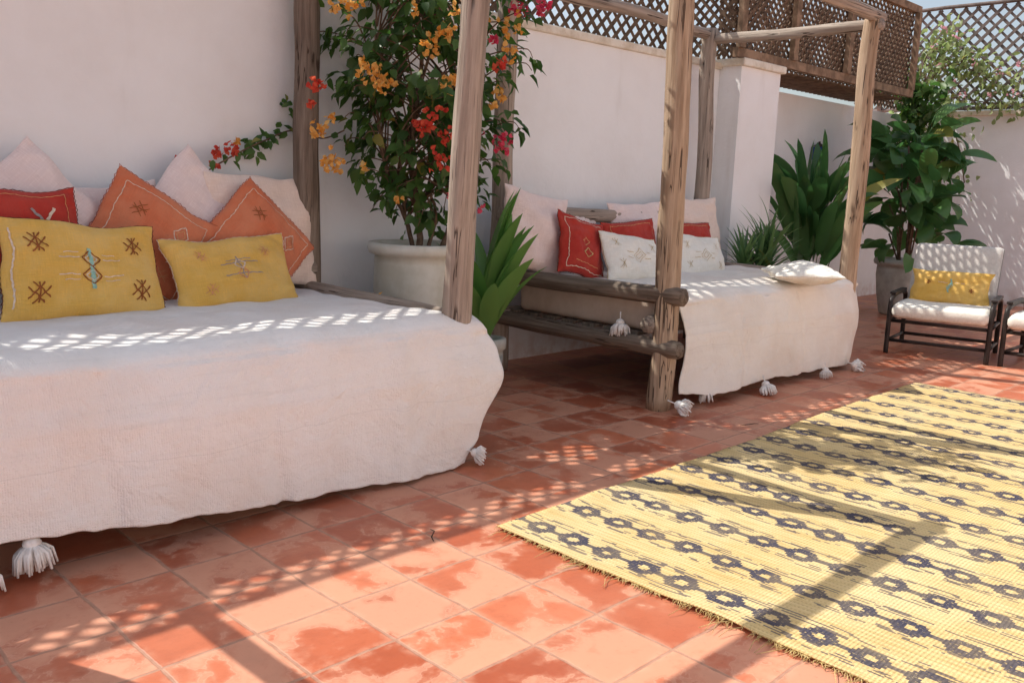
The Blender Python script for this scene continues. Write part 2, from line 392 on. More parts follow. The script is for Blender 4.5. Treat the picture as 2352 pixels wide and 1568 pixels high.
# ------------------------------------------------------------------ poles / daybeds
def pole(name,p,q,r,mat,parent,seed=0,bend=.012,taper=.1,label=None):
    p=Vector(p);q=Vector(q);L=(q-p).length; d=(q-p).normalized()
    Mx=Matrix.Translation(p)@d.to_track_quat('Z','Y').to_matrix().to_4x4()
    m_=MB(); n=max(8,int(L/.06)); seg=24; k=0
    for i in range(n+1):
        t_=i/n; z=L*t_; ox=bend*nz(seed*3.1,z*1.2)*2; oy=bend*nz(seed*5.3+9,z*1.2)*2
        for j in range(seg):
            a=2*math.pi*j/seg
            rr=r*(1-taper*(t_-.5))*(1+.13*nz(math.cos(a)*1.3+seed,math.sin(a)*1.3,z*2.2)+.07*nz(math.cos(a)*4+seed,math.sin(a)*4,z*5))
            if i in (0,n): rr*=.93
            m_.V.append(Vector((ox+rr*math.cos(a),oy+rr*math.sin(a),z)))
    for i in range(n):
        for j in range(seg): m_.F.append((i*seg+j,i*seg+(j+1)%seg,(i+1)*seg+(j+1)%seg,(i+1)*seg+j))
    m_.F.append(tuple(reversed(range(seg)))); m_.F.append(tuple(n*seg+j for j in range(seg)))
    return mk(name,m_,mat,parent,Mx=Mx,label=label)
def daybed(x0,x1,label,mats,sd,head=True,dx=0,dy=0):
    yf,yb=2.72,3.97
    t=thing('daybed_frame',((x0+x1)/2,(yf+yb)/2,0),label,'daybed','rustic pole daybeds')
    pole('post',(x0,yf,0),(x0,yf,2.36),.064,mats[0],t,sd+1,.016); pole('post',(x1+dx,yf+dy,0),(x1,yf,2.34),.058,mats[1],t,sd+2,.014)
    pole('post',(x0,yb,0),(x0+.0,yb,2.36),.060,mats[2],t,sd+3,.016); pole('post',(x1,yb,0),(x1,yb,2.36),.060,mats[2],t,sd+4,.016)
    for x in (x0,x1):
        xx=x-.03 if x==x0 else x+dx*.5
        ye=yf-.13 if x==x0 else yf+.02
        pole('side_rail',(xx,ye,.615 if x==x0 else .575),(xx,yb+.1,.60),.046 if x==x0 else .036,M['wood_dark'] if x==x0 else M['wood_grey'],t,sd+5+x,.008)
        pole('side_rail',(xx,ye,.335),(xx,yb+.1,.335),.044,M['wood_dark'],t,sd+6+x,.008)
        pole('top_beam',(x,yf-.05,2.27),(x,yb+.08,2.27),.038,M['wood_grey'],t,sd+7+x,.012)
    for y,z in ((yf+.06,.45),(yb-.05,.36))+(((yb-.05,.97),(yb-.05,.78)) if head else ((yb-.05,.70),)):
        pole('long_rail',(x0-.06,y,z),(x1+(.06 if head and z>.5 else 0),y,z),.045,M['wood_grey'],t,sd+z*9+y,.008)
    for y in (yf,yb):
        pole('top_beam',(x0-.08,y,2.335),(x1+.08,y,2.335),.040,M['wood_grey'],t,sd+y,.015)
    for i in range(7):
        y=yf+.18+i*.155
        m_=MB(); m_.box((x0+.02,y,.372),(x1-.02,y+.09,.392)); mk('slat',m_,M['wood_dark'],t,smooth=False)
    mt=MB(); a=Vector((x0+.05,yf+.07,.394)); b=Vector((x1-.08,yb-.12,.585))
    mt.box(a,b); o=mk('mattress',mt,M['mattress'],None,org=((x0+x1)/2,(yf+yb)/2,.394),smooth=True); bevel(o,.04,4)
    return t,o
d1,mo1=daybed(.32,2.475,'weathered pole daybed frame nearest the camera at the left',(M['wood_grey'],M['wood_grey'],M['wood_dark']),1.3,False,-.06,.05)
tag(mo1,'mattress on the near daybed under the white blanket','mattress')
d2,mo2=daybed(3.84,5.99,'weathered pole daybed frame in the middle of the terrace with its side rails bare',(M['wood_tan'],M['wood_tan'],M['wood_grey']),8.7,True,-.03,.02)
tag(mo2,'beige mattress seen through the side rails of the middle daybed','mattress')
def tassel(c,d,size,parent,n=110):
    m_=MB(); c=Vector(c); d=Vector(d).normalized(); o=d.orthogonal().normalized(); b=d.cross(o)
    m_.tube([c-d*size*.75,c-d*size*.3],size*.03,6)
    m_.tube([c-d*size*.42+d*size*.34*q for q in (0,.2,.5,.8,1)],[size*.06,size*.17,size*.22,size*.18,size*.12],10)
    for i in range(n):
        a=random.uniform(0,6.283); f=random.uniform(.1,1)**.6
        rd=(o*math.cos(a)+b*math.sin(a)); L=size*random.uniform(.38,.66)
        p0=c-d*size*.25+rd*size*.06; p1=p0+d*L*.40+rd*L*.62*f; p2=p1+d*L*.42+rd*L*.12*f+Vector((0,0,-.2*L))
        for p in (p1,p2):
            if p.z<.006: p.z=.006+random.random()*.01
        m_.tube([p0,(p0+p1)/2+rd*L*.07,p1,p2],[size*.022,size*.042,size*.046,size*.03],4)
    return mk('tassel',m_,M['tassel'],parent)
def blanket(name,label,x0,xr_top,yb,yf,ydr,hem,xr_tab,mat,sd,ztop=.607,side=None,crease=(),lw=0):
    m_=MB(); A=yb-yf; rr=.05; nu,nv=220,150
    t=thing(name,((x0+xr_top)/2,(yf+yb)/2,ztop),label,'blanket')
    def P(u,v):
        if v<.45:
            q=v/.45; y=yb-q*(A-rr); z=ztop; dr=0
            xr=xr_top+ (interp(xr_tab,.61)-xr_top)*max(0,min(1,(q-.8)/.2))
            x=x0+u*(xr-x0)
            z+=.014*nz(x*2.3+sd,y*3)+.009*nz(x*6+sd,y*8)+.012*(.5-abs(nz(x*5+sd+y*4,y*3-x*2)))*max(0,nz(x*2,y*2,sd)+.35)
            z-=.03*max(0,(.06-(xr-x))/.06)**2
            return (x,y,z)
        if v<.53:
            q=(v-.45)/.08*math.pi/2; y=yf+rr-rr*math.sin(q)-(yf-ydr)*math.sin(q)**2*.5; z=ztop-rr*(1-math.cos(q))
            x=x0+u*(interp(xr_tab,z)-x0); z+=.014*nz(x*2.3+sd,y*3)*(1-q*.5)+.011*nz(x*3+sd,4)+.006*nz(x*9+sd,4)
            y+=.010*nz(x*6+sd,2)
            return (x,y,z)
        q=(v-.53)/.47; 
        xa=x0+u*(interp(xr_tab,.3)-x0); hz=interp(hem,xa)+.010*nz(xa*5+sd,1)+.006*nz(xa*18+sd,2)
        z0=ztop-rr; z=z0+(hz-z0)*q
        x=x0+u*(interp(xr_tab,z)-x0)+lw*(1-u)**10*(q*(.025*nz(z*5,sd)*2-.01)+.02*math.sin(q*5))
        am=.3+.7*q
        f=.034*nz(x*1.7+sd,z*.8)+.026*nz(x*4.1+sd,z*1.3+4)+.013*nz(x*10+sd,z*3)+.020*(.4-abs(nz(x*3.3+sd+z,z*.9,4)))+.016*(.4-abs(nz(x*2.2+z*2.5,z*3-x,sd)))
        for cx,cw,ca in crease: f+=ca*math.exp(-((x-cx-.04*nz(z*4,cx))/cw)**2)
        y=yf-(yf-ydr)*(.5+.5*min(1,q*3))-f*am-.03*math.sin(q*math.pi*.5)+.010*nz(x*6+sd,2)*(1-q)
        e=(interp(xr_tab,z)-x)
        if e<.16: y+=.35*(.16-e)**1.4*(1 if q>.05 else q/.05)
        return (x,y,z)
    grid(m_,P,nu,nv)
    if side: side(m_)
    o=mk('cloth',m_,mat,t); s=o.modifiers.new('s','SOLIDIFY'); s.thickness=.006; s.offset=0
    return t
XR1=[(0,2.38),(.12,2.46),(.354,2.61),(.45,2.59),(.61,2.50)]
b1=blanket('blanket','white cotton blanket with tassels draped over the near daybed',.12,2.41,3.92,2.72,2.65,[(.1,.135),(.76,.12),(1.12,.085),(1.82,.033),(2.4,.012)],XR1,M['blanket'],3.3,crease=((1.52,.03,-.022),(.95,.03,-.018),(2.05,.05,.026),(1.25,.06,.014)))
def side2(m_):
    def P(u,v):
        y=2.86+.95*u; dr=(.10+.03*math.sin(u*9)+.03*math.exp(-((u-.1)/.12)**2))*v
        return (3.915-.012*math.sin(v*3)+.006*nz(y*8,v),y,.607-dr)
    grid(m_,P,50,8)
XR2=[(0,5.93),(.1,5.95),(.35,6.03),(.55,6.06),(.61,6.03)]
b2=blanket('blanket','cream cotton blanket draped over the front of the middle daybed',3.915,5.95,3.88,2.72,2.645,[(3.86,.10),(4.24,.05),(4.75,.065),(5.3,.045),(5.95,.035)],XR2,M['blanket2'],9.1,side=side2,crease=((4.5,.03,-.018),(5.2,.02,-.016),(5.6,.04,.014)),lw=1)
tassel(at(1100,1042,Z=.05),(.7,-.5,-.3),.085,b1); tassel((.745,2.64,.07),(.1,-.1,-1),.12,b1,170); tassel((.60,2.60,.05),(0,-.1,-1),.11,b1)
tassel(at(1424,752,X=3.80),(-.1,-.1,-1),.115,b2); tassel(at(1570,935,Z=.045),(.5,-.6,-.3),.12,b2); tassel(at(1762,892,Z=.04),(.1,-.4,-1),.11,b2)
tassel(at(1968,840,Z=.04),(.8,-.3,-.3),.11,b2); tassel(at(1620,908,Z=.05),(.0,-.2,-1),.09,b2,60); tassel(at(1897,856,Z=.04),(.0,-.2,-1),.09,b2,60)
# ------------------------------------------------------------------ cushions
def cushion(label,mat,loc,w,h,t,yaw=0,tilt=15,roll=0,sd=0,pinch=.05,group=None,name='cushion',cat='cushion',emb=(),zig=None):
    n=34; m_=MB()
    def zf(u,v): 
        a=max(0,(1-u*u)*(1-v*v)); return t/2*(a**.5)*(1-.12*v)
    def xy(u,v):
        x=w/2*u*(1-pinch*(1-v*v)); y=h/2*v*(1-pinch*(1-u*u))
        return x+.008*nz(v*2+sd,u*.5)*2,y+.008*nz(u*2+sd+7,v*.5)*2
    def wr(u,v):
        e=((1-u*u)*(1-v*v))**.3 if abs(u)<1 and abs(v)<1 else 0
        cw=max(0,abs(u*v)-.25)
        return (.022*nz(u*1.7+sd,v*1.9)+.018*(.3-abs(nz(u*3.5+sd,v*2.5)))+.007*nz(u*8+sd,v*7)+.020*cw*math.sin((u-v if u*v<0 else u+v)*16+sd))*e
    def S(x,y,off=.0035):
        u=max(-1,min(1,x/(w/2))); v=max(-1,min(1,y/(h/2))); X,Yy=xy(u,v); return Vector((X,Yy,zf(u,v)+wr(u,v)+off))
    idx={}
    for s in (1,-1):
        for j in range(n+1):
            for i in range(n+1):
                b=i in(0,n) or j in (0,n)
                if s==-1 and b: idx[(s,i,j)]=idx[(1,i,j)]; continue
                u=math.sin((i/n-.5)*math.pi); v=math.sin((j/n-.5)*math.pi)
                X,Yy=xy(u,v); idx[(s,i,j)]=len(m_.V); m_.V.append(Vector((X,Yy,s*zf(u,v)+wr(u,v))))
    for s in (1,-1):
        for j in range(n):
            for i in range(n):
                f=(idx[(s,i,j)],idx[(s,i+1,j)],idx[(s,i+1,j+1)],idx[(s,i,j+1)])
                m_.F.append(f if s==1 else f[::-1])
    Mx=Matrix.Translation(Vector(loc))@Matrix.Rotation(RD(yaw),4,'Z')@Matrix.Rotation(RD(90-tilt),4,'X')@Matrix.Rotation(RD(roll),4,'Z')
    o=mk(name,m_,mat,Mx=Mx); tag(o,label,cat,group)
    by={}
    for (x0,y0,x1,y1,wd,mt) in emb: by.setdefault(mt,[]).append((x0,y0,x1,y1,wd))
    for mt,L in by.items():
        e=MB()
        for (x0,y0,x1,y1,wd) in L:
            D=Vector((x1-x0,y1-y0)); ln=D.length or 1e-6; px,py=-D.y/ln*wd/2,D.x/ln*wd/2; ns=max(2,int(ln/.010)); k=len(e.V)
            for i in range(ns+1):
                q=i/ns; x=x0+D.x*q+.0014*math.sin(i*2.1); y=y0+D.y*q+.0014*math.cos(i*1.7); ww=1+.25*math.sin(i*2.9)
                e.V+=[S(x-px*ww,y-py*ww),S(x+px*ww,y+py*ww)]
            for i in range(ns): a=k+2*i; e.F.append((a,a+2,a+3,a+1))
        eo=mk('embroidery',e,M[mt],o,local=True)
    if zig:
        z=MB(); per=[]
        N=150
        for i in range(N):
            q=i/N*4; sgm=int(q); f=q-sgm; a=-1+2*f
            u,v=((a,-1),(1,a),(-a,1),(-1,-a))[sgm]; per.append((u,v))
        for i,(u,v) in enumerate(per):
            X,Yy=xy(u,v); r=1+(.014 if i%2 else .0)*(.5/max(w,h)*1.2)*random.uniform(.5,1.5); per[i]=Vector((X*r,Yy*r,.002*math.sin(i)))
        z.tube(per+[per[0]],.0016,5); mk('edging',z,M[zig],o,local=True)
    return o
def star(cx,cy,s,mt,w=.0045):
    L=[]; k=.7071
    for o_ in (-.3,.3):
        a=o_*s
        L+=[(cx-s*k-a*k,cy-s*k+a*k,cx+s*k-a*k,cy+s*k+a*k,w,mt),(cx-s*k+a*k,cy+s*k+a*k,cx+s*k+a*k,cy-s*k+a*k,w,mt)]
    L+=[(cx,cy-s*.9,cx,cy+s*.9,w,mt)]
    return L
def diamond(cx,cy,a,b,mt,w=.006): return [(cx-a,cy,cx,cy+b,w,mt),(cx,cy+b,cx+a,cy,w,mt),(cx+a,cy,cx,cy-b,w,mt),(cx,cy-b,cx-a,cy,w,mt)]
def frame_(w,h,mt,wd=.004,k=.86):
    a,b=w/2*k,h/2*k; return [(-a,-b,a,-b,wd,mt),(a,-b,a,b,wd,mt),(a,b,-a,b,wd,mt),(-a,b,-a,-b,wd,mt)]
G1='cushions on the near daybed'; G2='cushions on the middle daybed'
cushion('pale pink cushion standing on its corner at the far left of the near daybed',M['pink'],at(75,525,Y=3.93),.54,.54,.16,0,12,42,1.1,group=G1)
cushion('pale pink cushion low behind the red and orange cushions',M['pink'],at(245,545,Y=4.00),.52,.46,.13,0,8,4,2.2,group=G1)
cushion('pale pink cushion on its corner between the two orange cushions',M['pink'],at(455,530,Y=3.94),.56,.56,.15,0,12,46,3.1,group=G1)
cushion('pale peach square cushion against the back post of the near daybed',M['peach'],at(606,530,Y=3.93),.58,.54,.15,4,10,-3,4.4,group=G1)
e=[]
for s in (-1,1): e+=[(-.19,s*.19,.19,s*.19,.003,'th_white'),(s*.19,-.19,s*.19,.19,.003,'th_white')]
e2=e+star(.10,.10,.035,'th_brown',.003)+star(-.11,-.10,.035,'th_peach',.003)+diamond(.1,-.1,.05,.035,'th_white',.004)+diamond(.1,-.1,.03,.02,'th_peach',.004)+[(-.04,-.16,-.04,-.1,.004,'th_white'),(.0,-.16,0,-.1,.004,'th_white'),(-.06,-.13,.02,-.13,.004,'th_white')]
cushion('orange cushion on its corner left of centre with a frayed tip',M['orange'],at(336,560,Y=3.80),.47,.47,.13,-6,14,57,5.2,group=G1,emb=e2,zig='th_rust')
cushion('orange cushion on its corner leaning by the back post',M['orange'],at(590,564,Y=3.79),.46,.46,.12,4,14,42,6.3,group=G1,emb=e2,zig='th_rust')
e=frame_(.5,.34,'th_peach',.003,.9)+[(.08,-.02,.17,.10,.012,'th_white'),(.08,.10,.17,-.02,.012,'th_grey'),(.06,.04,.19,.04,.004,'th_peach')]+star(-.12,.02,.04,'th_white')
cushion('dark red cushion with a woven cross at the left edge',M['red'],at(22,540,Y=3.76),.54,.36,.13,0,16,2,7.7,group=G1,emb=e,zig='th_dark')
e=[]
for x in (-.19,.19):
    for y in (-.095,.095): e+=star(x,y,.042,'th_brown',.0055)
e+=diamond(0,.035,.035,.035,'th_brown',.005)+diamond(0,.035,.022,.022,'th_white',.004)+diamond(0,-.035,.035,.035,'th_brown',.005)+diamond(0,-.035,.022,.022,'th_white',.004)+[(0,-.09,0,.08,.015,'th_teal')]
for y in (-.035,.035): e+=[(-.12,y,-.045,y,.004,'th_white'),(.045,y,.12,y,.004,'th_white')]
e+=[(-.045,.055,-.10,.055,.003,'th_white'),(.045,.055,.1,.055,.003,'th_white'),(-.045,-.055,-.10,-.055,.003,'th_white'),(.045,-.055,.1,-.055,.003,'th_white')]
e+=[(-.272,-.15,-.272,.15,.006,'th_white')]
cushion('large yellow cushion with brown star stitching and a green centre motif',M['yellow'],at(192,624,Y=3.57),.60,.39,.15,4,20,-4,8.1,group=G1,emb=e,zig='th_dark',pinch=.035)
e=diamond(0,.02,.028,.03,'th_white',.006)+diamond(0,-.03,.028,.03,'th_peach',.006)+[(-.10,.03,.10,.03,.005,'th_grey'),(-.10,-.03,.10,-.03,.005,'th_grey'),(-.07,.045,.07,.045,.003,'th_grey'),(0,-.06,0,.06,.006,'th_grey')]+star(-.17,-.08,.028,'th_peach',.003)+star(.16,.08,.028,'th_peach',.003)+star(-.17,.08,.025,'th_peach',.003)
cushion('smaller yellow cushion with a pale grey diamond motif at its centre',M['yellow'],at(536,628,Y=3.62),.60,.335,.14,5,24,2,9.4,group=G1,emb=e,zig='th_white',pinch=.04)
cushion('tall pale pink cushion leaning at the left end of the middle daybed',M['pink'],at(1226,534,Y=3.70),.52,.50,.16,-2,8,-11,11.1,group=G2,pinch=.09)
cushion('pale pink cushion behind the leftmost red cushion',M['pink'],at(1318,548,Y=3.88),.42,.36,.12,0,10,-10,12.2,group=G2)
cushion('pale pink cushion in the back row between the pole headrail and the tan post',M['pink'],at(1466,535,Y=3.88),.62,.44,.13,0,12,2,13.3,group=G2,pinch=.08)
cushion('pale peach upright cushion right of the tan post',M['peach'],at(1602,528,Y=3.86),.58,.50,.14,0,10,2,14.4,group=G2,pinch=.08)
e=frame_(.40,.40,'th_white',.004,.8)+diamond(0,.03,.04,.03,'th_peach')+diamond(0,-.05,.04,.03,'th_gold')+[(-.1,-.12,.1,-.12,.004,'th_peach')]
cushion('red cushion tilted at the left end of the middle daybed',M['red'],at(1334,568,Y=3.55),.40,.38,.12,0,16,-14,15.5,group=G2,emb=e,zig='th_dark',pinch=.08)
cushion('red cushion behind the white embroidered one left of the tan post',M['red'],at(1450,562,Y=3.72),.56,.33,.12,0,14,3,16.6,group=G2,emb=frame_(.52,.32,'th_peach',.004,.86),zig='th_dark')
cushion('red cushion behind the white embroidered one right of the tan post',M['red'],at(1592,560,Y=3.74),.48,.32,.12,0,14,-1,17.7,group=G2,emb=frame_(.44,.32,'th_peach',.004,.86),zig='th_dark')
e=diamond(0,0,.05,.05,'th_gold',.003)+diamond(0,0,.025,.025,'th_gold',.003)+[(-.12,.02,-.06,.02,.003,'th_gold'),(.06,.02,.12,.02,.003,'th_gold'),(-.12,-.02,-.06,-.02,.003,'th_gold'),(.06,-.02,.12,-.02,.003,'th_gold')]
for x in (-.18,.18):
    for y in (-.07,.08): e+=[(x-.025,y-.025,x+.025,y+.025,.003,'th_gold'),(x-.025,y+.025,x+.025,y-.025,.003,'th_gold'),(x,y-.03,x,y+.03,.003,'th_gold')]
cushion('white cushion with gold stitching beside the tilted red cushion',M['white'],at(1452,594,Y=3.44),.56,.32,.13,2,24,-7,18.8,group=G2,emb=e,zig='th_gold')
cushion('white cushion with gold stitching right of the tan post',M['white'],at(1604,592,Y=3.50),.60,.34,.13,0,22,-4,19.9,group=G2,emb=e,zig='th_gold')
e=[(x,-.2,x,.2,.003,'th_grey') for x in (-.2,-.15,-.1,-.05,.05,.1,.15,.2)]
cushion('white cushion with faint stripes lying flat by the front of the middle daybed',M['white'],at(1842,628,Z=.665),.52,.42,.13,40,91,0,21,group=G2,emb=e,zig='th_white')
# ------------------------------------------------------------------ pots and plants
def pot(parent,c,R_,h,mat,lip=.02):
    m_=MB(); pr=[(0,.0),(R_*.66,0),(R_*.72,.02),(R_*.86,h*.35),(R_*.95,h*.7),(R_*.94,h-.10),(R_*.93,h-.065),(R_+lip*.6,h-.055),(R_+lip,h-.03),(R_+lip*.7,h),(R_-.03,h),(R_-.05,h-.03),(R_-.06,h-.08)]
    m_.lathe(pr,c,56,.02); o=mk('pot',m_,mat,parent)
    m_=MB(); m_.lathe([(0.001,h-.05),(R_*.5,h-.045),(R_-.045,h-.06)],c,30,.05); mk('soil',m_,M['soil'],parent); return o
pc=at(965,566,Y=3.70); pc=Vector((pc.x,pc.y,0)); ph=at(965,566,Y=3.70).z+.02
bt=thing('bougainvillea',pc,'tall bougainvillea with orange and coral flowers in a round off-white pot between the daybeds','potted plant')
pot(bt,pc,.255,ph,M['pot'])
tr=MB(); fo=MB()
TR=[[(0,0,ph-.08),(-.02,.0,1.0),(-.05,.03,1.3),(.0,.02,1.7),(.03,.02,2.2),(.05,0,2.8)],
    [(.07,-.07,ph-.08),(.13,-.12,1.05),(.10,-.08,1.4),(.20,-.15,1.9),(.22,-.15,2.5)],
    [(.0,.04,ph-.08),(-.05,.06,.95),(-.13,.10,1.15),(-.2,.12,1.5),(-.22,.1,2.0)],
    [(.02,-.02,ph-.08),(.06,-.05,.98),(.03,-.03,1.15),(.08,-.05,1.4)]]
TRW=[[Vector(p)+Vector((pc.x,pc.y,0)) for p in l] for l in TR]
def smoothpts(l,n=6):
    out=[]
    for i in range(len(l)-1):
        p0=l[max(i-1,0)];p1=l[i];p2=l[i+1];p3=l[min(i+2,len(l)-1)]
        for k in range(n):
            t=k/n; out.append(.5*((2*p1)+(p2-p0)*t+(2*p0-5*p1+4*p2-p3)*t*t+(3*p1-p0-3*p2+p3)*t**3))
    out.append(l[-1]); return out
for l,r in zip(TRW,(.019,.016,.014,.012)):
    s=smoothpts([Vector(p) for p in l]); n=len(s); tr.tube([p+Vector((nz(i*.5,r*99)*.012,nz(i*.5,3)*.012,0)) for i,p in enumerate(s)],[r*(1-.7*i/n) for i in range(n)],8)
def trunkpt(z):
    l=random.choice(TRW[:3]); z=max(l[1].z,min(z,l[-1].z))
    for a,b in zip(l,l[1:]):
        if a.z<=z<=b.z: return a.lerp(b,(z-a.z)/(b.z-a.z))
    return l[-1]
RT=[(.95,.18),(1.1,.28),(1.35,.40),(1.7,.47),(2.1,.50),(2.6,.50),(3.0,.30)]
def rl(): return Vector((random.gauss(0,1),random.gauss(0,1),random.gauss(0,1)))
for i in range(265):
    z=random.uniform(1.0,2.95); rad=interp(RT,z)*random.choice((.85,1,1.12)); a=random.uniform(0,6.283); r=rad*random.random()**.45
    lat_=r*math.cos(a); dep=r*math.sin(a)*.75
    T=Vector((pc.x,pc.y,0))+HR*(lat_+.00+.12*max(0,z-1.6))+HF*(dep-.05)+Z1*z
    if T.y>4.08: T.y=4.08-random.random()*.1
    S0=trunkpt(z-.3); mid=S0.lerp(T,.5)+Z1*.08
    ps=smoothpts([S0,mid,T,T+ (T-mid).normalized()*.06-Z1*.06],4); tr.tube(ps,[.005*(1-.7*k/len(ps)) for k in range(len(ps))],4,False)
    for k in range(12):
        q=random.uniform(.45,1); p=ps[min(len(ps)-1,int(q*(len(ps)-1)))]+rl()*.028
        if p.y>4.12: p.y=4.12
        out=(p-Vector((pc.x,pc.y,p.z))).normalized()
        d=(out*.6+rl()*.5-Z1*.45); nn=(Z1*.8+out*.7+rl()*.4)
        L=random.uniform(.05,.088); fo.leaf(p,d,nn,L,L*random.uniform(.62,.8),.3,.25)
mk('trunk',tr,M['bark'],bt); mk('foliage',fo,M['leaf'],bt)
def bracts(mb,c,rad,n,sz=.026):
    for i in range(n):
        p=c+rl()*rad*.42; o=rl().normalized()
        for k in range(3):
            d=(o+rl()*.5).normalized(); L=sz*random.uniform(.8,1.25); mb.leaf(p,d,rl(),L,L*.9,.3,-.2)
def fcluster(parent,px,py,kind,rad,n,Fd=4.32,Y=None,X=None):
    c=at(px,py,Fd=None if (X or Y) else Fd,Y=Y,X=X); m_=MB(); bracts(m_,c,rad,n); 
    o=mk('flower_cluster',m_,M[kind],parent); o['label']={'p_orange':'orange','p_red':'coral red','p_pink':'bright pink','p_ppink':'pale pink'}[kind]+' flower cluster'
for px,py,k,r,n in [(805,14,'p_orange',.06,18),(985,105,'p_orange',.06,20),(1025,70,'p_orange',.05,16),(843,158,'p_orange',.06,20),(872,192,'p_orange',.06,20),(905,196,'p_orange',.03,5),
    (1036,186,'p_orange',.055,18),(730,300,'p_orange',.05,14),(760,378,'p_orange',.065,24),(1150,212,'p_orange',.06,16),(1130,242,'p_orange',.03,6),(1168,60,'p_orange',.07,18),(770,18,'p_orange',.03,5),
    (1050,20,'p_orange',.05,8),(842,384,'p_orange',.02,3),(915,452,'p_orange',.025,4),(760,275,'p_orange',.03,5),(1165,120,'p_orange',.05,9),(955,25,'p_orange',.035,5),
    (724,202,'p_red',.045,12),(976,290,'p_red',.06,22),(1022,316,'p_red',.05,14),(1012,370,'p_red',.05,16),(1150,150,'p_red',.045,9),(718,238,'p_red',.03,5),(1005,265,'p_red',.04,7),
    (1196,22,'p_pink',.05,12),(1252,14,'p_pink',.05,16),(1150,330,'p_pink',.065,20),(1140,95,'p_pink',.03,6),(1042,446,'p_pink',.025,4),(1105,478,'p_pink',.015,3)]:
    fcluster(bt,px,py,k,r,n,4.30 if px<1100 else 4.5)
spr=MB(); sf=MB(); pts=smoothpts([at(px,py,Y=y) for px,py,y in ((790,300,3.85),(740,318,4.05),(672,300,4.09),(610,322,4.08),(560,345,4.07),(510,372,4.05),(478,392,4.04))],5)
spr.tube(pts,.004,5); 
for i in range(54):
    p=pts[random.randint(6,len(pts)-4)] if i>26 else pts[random.randint(9,18)]
    p=p+rl()*.022; p.y=min(p.y,4.13); sf.leaf(p,rl()-Z1*.6+Vector((0,-.3,0)),Vector((0,-1,.5))+rl()*.4,random.uniform(.035,.06),.036)
so=mk('trailing_branch',spr,M['bark'],bt); mk('foliage',sf,M['leaf'],so)
for px,py,k,r,n in ((500,352,'p_red',.035,9),(532,342,'p_red',.04,10),(488,380,'p_red',.02,4),(545,326,'p_orange',.015,4)): fcluster(so,px,py,k,r,n,Y=4.04)
m_=MB(); pp=[at(655,232,Y=4.1),at(668,250,Y=4.1),at(690,262,Y=4.08)]
for i in range(14): m_.leaf(pp[i%3]+rl()*.02,rl()-Z1*.4,Vector((0,-1,.4)),.045,.03)
mk('foliage',m_,M['leaf'],so)
fcluster(so,404,372,'p_red',.02,4,Y=4.03)
def lanceprof(t): return max(.06,math.sin(math.pi*t**.8)**.8) if t>0.02 and t<.99 else .25
def broadprof(t):
    if t<.22: return .06
    q=min(.999,(t-.22)/.78); return max(.02,math.sin(math.pi*q**.75)**.65)
# near lance plant
c0=at(1116,800,Fd=4.80); c0=Vector((c0.x,c0.y,0)); 
t=thing('lance_leaf_plant',c0,'young plant with upright bright green leaves in a small pot behind the near daybed corner','potted plant')
pot(t,c0,.10,.325,M['pot2'],.012)
m_=MB()
for i in range(22):
    az=i*2.4+random.uniform(-.3,.3); f=i/22; 
    m_.strap(c0+Vector((math.cos(az),math.sin(az),0))*.02+Z1*(.30+.22*(1-f)),az if i>9 else -.5+random.uniform(-.9,.9),RD(84-29*f+random.uniform(-4,4)),.62-.18*f+random.uniform(-.04,.04),.105,.25+.3*f,10,.35,lanceprof,random.uniform(-.8,.8))
mk('foliage',m_,M['leaf_lance'],t)
# spiky clump in front of the pier
c0=at(1742,560,Y=3.62); zc=c0.z; c0=Vector((c0.x,c0.y,0))
t=thing('spiky_plant',c0,'spiky narrow-leaved green plant in front of the white pier','potted plant'); pot(t,c0,.2,.42,M['pot2'])
m_=MB()
for k in range(7):
    b=c0+Vector((random.uniform(-.16,.16),random.uniform(-.1,.1),.40)); hh=random.uniform(.15,.52)
    m_.tube([b,b+Z1*hh],.014,6)
    for i in range(24):
        az=random.uniform(0,6.283); q=i/24; m_.strap(b+Z1*hh*q,az,RD(15+60*q+random.uniform(-12,12)),random.uniform(.26,.40),.044,.5,6,.3,lambda t:max(.03,1-t)**.7)
mk('foliage',m_,M['leaf_spike'],t)
# upright broad-lance clump
c0=at(1856,560,Y=3.85); c0=Vector((c0.x,c0.y,0))
t=thing('leafy_plant',c0,'clump of tall upright glossy leaves right of the white pier','potted plant'); pot(t,c0,.26,.45,M['pot2'])
m_=MB()
for i in range(66):
    az=random.uniform(0,6.283); rr=random.uniform(0,.22); b=c0+Vector((math.cos(az)*rr,math.sin(az)*rr,.4+random.uniform(0,.68)))
    m_.strap(b,az+random.uniform(-.6,.6),RD(random.uniform(55,89)),random.uniform(.40,.78),random.uniform(.10,.17),random.uniform(.15,1.2),10,.2,lambda t:broadprof(t*.85+.12),random.uniform(-1.2,1.2))
mk('foliage',m_,M['leaf_broad'],t)
# big broad leaved plant in pot
c0=at(2062,722,Z=0); c0.z=0
t=thing('large_potted_plant',c0,'large bushy plant with drooping broad leaves in a pale pot near the terrace corner','potted plant'); pot(t,c0,.26,.56,M['pot2'])
m_=MB(); st=MB()
for i in range(145):
    az=random.uniform(0,6.283); z=.58+random.random()**.8*1.22; rr=random.uniform(.02,.36)*(1.3-.3*z)
    b=c0+Vector((math.cos(az)*rr,math.sin(az)*rr,z)); 
    if i<14: st.tube([c0+Vector((math.cos(az)*.05,math.sin(az)*.05,.5)),b.lerp(c0+Z1*b.z,.5)-Z1*.2,b],.009,5)
    m_.strap(b,az+random.uniform(-.5,.5),RD(random.uniform(-20,70)),random.uniform(.28,.56),random.uniform(.14,.24),random.uniform(.6,2.4),9,.2,broadprof,random.uniform(-.9,.9))
mk('stem',st,M['bark'],t); mk('foliage',m_,M['leaf_broad'],t)
